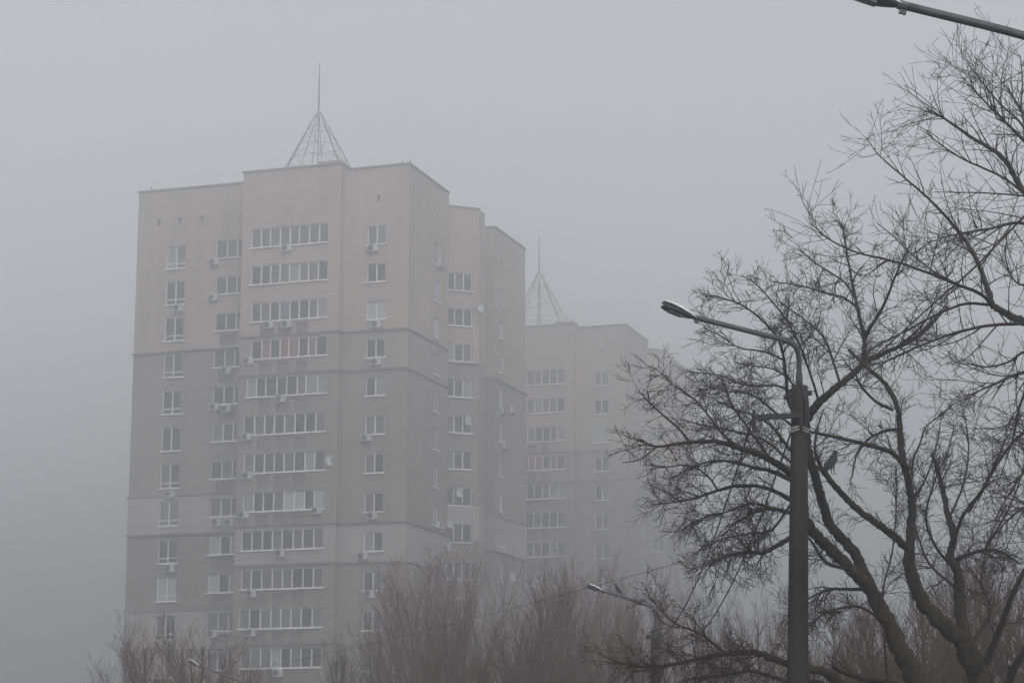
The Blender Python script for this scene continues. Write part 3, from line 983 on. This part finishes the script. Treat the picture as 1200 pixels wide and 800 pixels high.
tr = random.Random(3)
for (x, y, Y, k, wf, lb) in PL:
    y += 7 if 500 < x < 720 and k != 0 else 0
    Y *= .76
    q = at(x, y, Y)
    s = q.z / TOPS[k]
    o = protos[k] if not used[k] else copy_tree(protos[k])
    used[k] = True
    o.location = (q.x, Y, 0)
    o.scale = (s * wf * .85, s * wf * .85, s)
    o.rotation_euler = (0, 0, tr.uniform(0, 6.28))
    tag(o, lb, 'tree', 'bare trees in the fog')


# ------------------------------------------------------------------ street lamps
def lamp_head(root, tip, end, width):
    """clam-shell head between its free tip and the arm end, in the root's frame"""
    ax = end - tip
    L = ax.length
    ax.normalize()
    side = ax.cross(UP).normalized()
    up = side.cross(ax).normalized()

    def shell(prof, sgn, gap):
        mb = MB()
        n = 12
        rows = []
        for i in range(n + 1):
            t = i / n
            hw = width * 0.5 * (0.55 + 0.45 * sin(pi * min(1, t * 1.15) ** .8)) * (1 - .45 * max(0, (t - .72) / .28) ** 2)
            h = prof(t)
            c = tip + ax * (L * t) + up * gap * (1 - t) ** 1.5
            row = []
            for k in range(9):
                a = pi * k / 8
                row.append(c + side * hw * cos(a) + up * sgn * h * sin(a) ** .8)
            rows.append(row)
        for i in range(n):
            for k in range(8):
                mb.quad([rows[i][k], rows[i + 1][k], rows[i + 1][k + 1], rows[i][k + 1]])
        mb.quad(rows[0])
        mb.quad(rows[n])
        for i in range(n):
            mb.quad([rows[i][0], rows[i][8], rows[i + 1][8], rows[i + 1][0]])
        return mb
    low = shell(lambda t: L * (.04 + .075 * sin(pi * min(1, t * 1.02)) ** .7), -1, -0.004)
    h = low.build('lamp_head', LAMP_LOW, root)
    top = shell(lambda t: L * (.03 + .088 * sin(pi * t) ** .8), 1, L * .10)
    top.build('shell', LAMP_TOP, h)
    ln = MB()
    c0 = tip.lerp(end, .22) - up * L * .112
    c1 = tip.lerp(end, .62) - up * L * .124
    w = width * .22
    ln.hexa([c0 - side * w, c1 - side * w, c1 + side * w, c0 + side * w, c0 - side * w + up * .02, c1 - side * w + up * .02, c1 + side * w + up * .02, c0 + side * w + up * .02])
    ln.build('lens', LAMP_LENS, h)
    cl = MB()
    e2 = end + ax * L * .10
    cl.tube([end - ax * L * .05, e2], [L * .085, L * .075], 8)
    for t in (.25, .8):
        b0 = end.lerp(e2, t)
        cl.tube([b0, b0 - up * L * .14], [.012, .012], 5)
    cl.build('clamp', LAMP_LOW, h)


def street_lamp(label, D, top, arm, tip, base_px, w_top, w_base, dtip=0.0, rt_=.034):
    """top: pixel of the pole's head; arm: pixels from the pole's head to the lamp; tip: free end of the lamp head"""
    ptop = at(top[0], top[1], D)
    b = at(base_px, 900, D)
    root = empty('street_lamp', (b.x, D, 0))
    tag(root, label, 'street lamp', 'street lamps')
    O = root.location
    mb = MB()
    n = 10
    P0 = Vector((b.x, D, -0.1))
    pts = [P0.lerp(ptop, i / n) - O for i in range(n + 1)]
    mb.tube(pts, [0.5 * (w_base + (w_top - w_base) * i / n) for i in range(n + 1)], 14)
    mb.build('pole', CONC, root, True)
    m = len(arm)
    A = [at(x, y, D + dtip * (i / (m - 1)) ** 1.3) - O for i, (x, y) in enumerate(arm)]
    am = MB()
    am.tube(catmull(A, 5), [rt_ * 1.35] * 6 + [rt_] * (5 * (m - 1) + 1 - 6), 10)
    am.build('arm', STEEL, root, True)
    T = at(tip[0], tip[1], D + dtip * 1.25) - O
    lamp_head(root, T, A[-1], 0.175)
    return root, ptop - O, A


# near post
L1, top1, arm1 = street_lamp('near concrete street lamp with dark post, its head against open fog', 20.0, (937, 452),
                             [(937, 470), (936.5, 440), (936, 418), (931, 405), (915, 397.5), (872, 386.5), (815, 372)], (776, 357.5), 925.5, .143, .237, -.33, .024)
O1 = L1.location
cb = MB()
c0 = at(881, 489, 19.9) - O1
c1 = at(941, 486.5, 19.9) - O1
cb.hexa([c0 + Vector((0, -.022, -.022)), c1 + Vector((0, -.022, -.022)), c1 + Vector((0, .022, -.022)), c0 + Vector((0, .022, -.022)),
         c0 + Vector((0, -.022, .022)), c1 + Vector((0, -.022, .022)), c1 + Vector((0, .022, .022)), c0 + Vector((0, .022, .022))])
cbo = cb.build('crossarm', IRON, L1)
ins = MB()
for f_ in (.04, .96):
    q = c0.lerp(c1, f_) + Vector((0, 0, .03))
    ins.tube([q + Vector((0, 0, -.16)), q + Vector((0, 0, -.10)), q + Vector((0, 0, -.03)), q + Vector((0, 0, .04))], [.014, .022, .016, .010], 8)
ins.build('insulator', IRON, cbo)
hd = MB()
q = at(936.5, 458, 20) - O1
hd.tube([q + Vector((0, 0, -.16)), q + Vector((0, 0, .02))], [.082, .078], 12)
rod = MB()
rod.tube([q + Vector((-.14, 0, -.06)), q + Vector((.11, -.02, -.02))], [.022, .022], 6)
cd = MB()
cd.tube([q + Vector((.05, -.10, -.30)), q + Vector((.05, -.10, -.1)), q + Vector((.0, -.05, .08))], [.022, .022, .02], 6)
hd.build('collar', IRON, L1)
rod.build('tie_rod', IRON, L1)
cd.build('conduit', IRON, L1)
rg = MB()
for yy in (502.5, 506.0):
    q = at(935.5, yy, 20) - O1
    rr = .086
    rg.tube([q + Vector((rr * cos(a), rr * sin(a), .01 * sin(3 * a))) for a in [2 * pi * k / 16 for k in range(17)]], [.009] * 17, 5)
rg.build('band', mat('bright_wire', (.26, .26, .26), .5, .4), L1)

# middle post
L2, top2, arm2 = street_lamp('middle street lamp low in the trees, with a bird on its arm', 42.0, (768, 737),
                             [(769, 748), (768.5, 730), (767, 718), (763, 711.5), (748, 706), (728, 698.5), (706, 692)], (688, 686), 764, .163, .23, -.54, .024)
O2 = L2.location
cb = MB()
q0, q1 = at(757, 746, 41.86) - O2, at(775, 746, 41.86) - O2
cb.hexa([q0 + Vector((0, -.04, -.04)), q1 + Vector((0, -.04, -.04)), q1 + Vector((0, .04, -.04)), q0 + Vector((0, .04, -.04)),
         q0 + Vector((0, -.04, .04)), q1 + Vector((0, -.04, .04)), q1 + Vector((0, .04, .04)), q0 + Vector((0, .04, .04))])
cb.build('crossarm', IRON, L2)
# far left post
L3, top3, arm3 = street_lamp('far-left street lamp with pale head before the lowest tower windows', 61.0, (304, 826),
                             [(304, 836), (304, 822), (302, 812), (298, 807), (286, 800), (262, 790), (233, 779.5)], (220.5, 773.5), 304, .165, .24, -.54, .027)
# nearest post stands outside the right edge, its arm crosses the corner
L4, top4, arm4 = street_lamp('street lamp whose grey arm crosses the top right corner', 11.8, (1302, 112),
                             [(1302, 140), (1302, 110), (1299, 92), (1285, 76), (1260, 65), (1200, 42), (1056, 6)], (984, -16), 1296, .15, .22, 0.0, .0235)


# ------------------------------------------------------------------ cables
def cable(a, b, sag, rad, label):
    n = 24
    root_p = a.copy()
    pts = []
    for i in range(n + 1):
        t = i / n
        p = a.lerp(b, t)
        p.z -= sag * 4 * t * (1 - t)
        pts.append(p)
    mb = MB()
    mb.tube(pts, [rad] * (n + 1), 5)
    o = mb.build('power_cable', WIRE)
    tag(o, label, 'cable', 'power cables between the lamp posts')
    return o


cable(at(882, 489, 19.9), at(758, 746, 41.86), .62, .0085, 'left sagging cable from the crossarm tip of the near post')
cable(at(929, 500, 19.95), at(774, 748, 41.86), .80, .0085, 'right sagging cable from the near post to the middle post')
cable(at(928, 622, 19.95), at(304, 781, 61.0), .10, .0026, 'long thin cable crossing before both towers to the far-left lamp')


# ------------------------------------------------------------------ birds
def crow(name, body_m, wing_m):
    root = empty(name)
    mb = MB()
    # one continuous body, tail to crown, sitting upright; local +x is the way it looks
    spine = [(-.20, -.13, .006, .030), (-.16, -.085, .014, .034), (-.11, -.03, .026, .036), (-.07, .02, .048, .052), (-.035, .065, .066, .070), (-.005, .115, .072, .076),
             (.02, .165, .064, .066), (.035, .205, .044, .046), (.045, .235, .036, .036), (.055, .262, .036, .037), (.062, .285, .026, .028), (.066, .298, .008, .010)]
    rows = []
    for (x, z, rx, ry) in spine:
        rows.append([(x + rx * cos(a) * .8, ry * sin(a), z + .10 - rx * cos(a) * .45) for a in [2 * pi * k / 14 for k in range(14)]])
    for i in range(len(rows) - 1):
        for k in range(14):
            mb.quad([rows[i][k], rows[i][(k + 1) % 14], rows[i + 1][(k + 1) % 14], rows[i + 1][k]])
    mb.quad(rows[0])
    mb.quad(rows[-1])
    body = mb.build('body', body_m, root, True)
    for s in (-1, 1):
        w = MB()
        w.tube([Vector((.03, s * .055, .27)), Vector((.0, s * .074, .225)), Vector((-.05, s * .072, .16)), Vector((-.12, s * .045, .07)), Vector((-.18, s * .02, -.01))], [.012, .034, .040, .022, .005], 8)
        w.build('wing', wing_m, root, True)
    bk = MB()
    bk.tube([Vector((.078, 0, .372)), Vector((.115, 0, .364)), Vector((.150, 0, .350))], [.016, .012, .002], 8)
    bk.build('beak', CROW_BLACK, root)
    for s in (-1, 1):
        lg = MB()
        lg.tube([Vector((.0, s * .03, .12)), Vector((-.005, s * .03, .05)), Vector((.01, s * .03, -.005))], [.018, .007, .005], 5)
        for a in (-.4, 0, .4):
            lg.tube([Vector((.01, s * .03, 0)), Vector((.045, s * .03 + a * .04, -.004))], [.004, .003], 4)
        lg.build('leg', CROW_BLACK, root)
    return root


c1_ = crow('bird', CROW_GREY, CROW_GREY)
c1_.location = at(976, 555, 22.2)
c1_.rotation_euler = (0, 0, radians(25))
c1_.scale = (.60, .78, .585)
tag(c1_, 'large grey bird perched in the big bare tree right of the near post', 'bird')
c2_ = crow('bird', CROW_BLACK, CROW_BLACK)
c2_.location = at(723.5, 696.0, 42.0 - .54 * (5.2 / 6) ** 1.3)
c2_.rotation_euler = (0, 0, radians(200))
c2_.scale = (.52, .52, .52)
tag(c2_, 'black bird sitting on the arm of the middle street lamp', 'bird', 'black birds')
for (x, y, Y, rz, lb) in ((471.5, 191.5, 174.3, 40, 'left of two birds on the near corner of the tower roof'), (482.5, 193, 174.6, 150, 'right of two birds on the near corner of the tower roof'),
                          (177, 223.5, 183.4, 200, 'lone bird on the far-left end of the tower roof')):
    c = copy_tree(c2_)
    c.rotation_euler = (0, 0, radians(rz))
    q = at(x, y, Y)
    # feet on the parapet cap
    s0 = (RW.transposed() @ (q - ROOT_LOC))
    if lb.startswith('lone'):
        loc = Vector((s0.x, 2.1, 51.9 + T))
    else:
        loc = Vector((min(s0.x, -.05), .15, ZTOP + T))
    c.location = RW @ loc + ROOT_LOC
    c.scale = (.85, .85, .85)
    c['label'] = lb

# ------------------------------------------------------------------ air: one closed box of even fog
HZ_TOP = 67.0
g = MB()
g.box(-440, 440, -80, 660, -1.0, HZ_TOP)
hz = g.build('haze', mat('fog', (1, 1, 1)))
tag(hz, kind='stuff')
m = MATS['fog']
nt = m.node_tree
nt.nodes.clear()
out = nt.nodes.new('ShaderNodeOutputMaterial')
pv = nt.nodes.new('ShaderNodeVolumePrincipled')
pv.inputs['Density'].default_value = 0.0063
pv.inputs['Color'].default_value = (0.85, 0.856, 0.875, 1)
pv.inputs['Anisotropy'].default_value = 0.81
pv.inputs['Density Attribute'].default_value = ''
try:
    pv.inputs['Color Attribute'].default_value = ''
    pv.inputs['Temperature Attribute'].default_value = ''
except Exception:
    pass
nt.links.new(pv.outputs[0], out.inputs['Volume'])

# ------------------------------------------------------------------ light: overcast sky and a very broad weak sun
SUN_EL, SUN_AZ = radians(42), radians(165)     # azimuth clockwise from the view direction
world = bpy.data.worlds.new('World')
sc.world = world
world.use_nodes = True
nt = world.node_tree
bg = nt.nodes['Background']
sky = nt.nodes.new('ShaderNodeTexSky')
sky.sky_type = 'NISHITA'
sky.sun_disc = False
sky.sun_elevation = SUN_EL
sky.sun_rotation = SUN_AZ
sky.air_density = 1.0
sky.dust_density = 4.0
hs = nt.nodes.new('ShaderNodeHueSaturation')
hs.inputs['Saturation'].default_value = 0.16
nt.links.new(sky.outputs[0], hs.inputs['Color'])
nt.links.new(hs.outputs[0], bg.inputs['Color'])
bg.inputs['Strength'].default_value = 0.11
sd = bpy.data.lights.new('sun', 'SUN')
sd.energy = 0.5
sd.angle = radians(90)
sd.color = (1.0, 0.97, 0.93)
so = bpy.data.objects.new('sun', sd)
dv = Vector((sin(SUN_AZ) * cos(SUN_EL), cos(SUN_AZ) * cos(SUN_EL), sin(SUN_EL)))
so.rotation_euler = dv.to_track_quat('Z', 'Y').to_euler()
COL.objects.link(so)

# ------------------------------------------------------------------ render settings
sc.render.engine = 'CYCLES'
cy_ = sc.cycles
cy_.use_denoising = True
cy_.max_bounces = 8
cy_.diffuse_bounces = 3
cy_.glossy_bounces = 2
cy_.transmission_bounces = 2
cy_.volume_bounces = 6
cy_.caustics_reflective = False
cy_.caustics_refractive = False
cy_.sample_clamp_indirect = 6.0
vs = sc.view_settings
vs.view_transform = 'Standard'
vs.look = 'None'
vs.gamma = 1
vs.use_curve_mapping = False
vs.exposure = 0.94
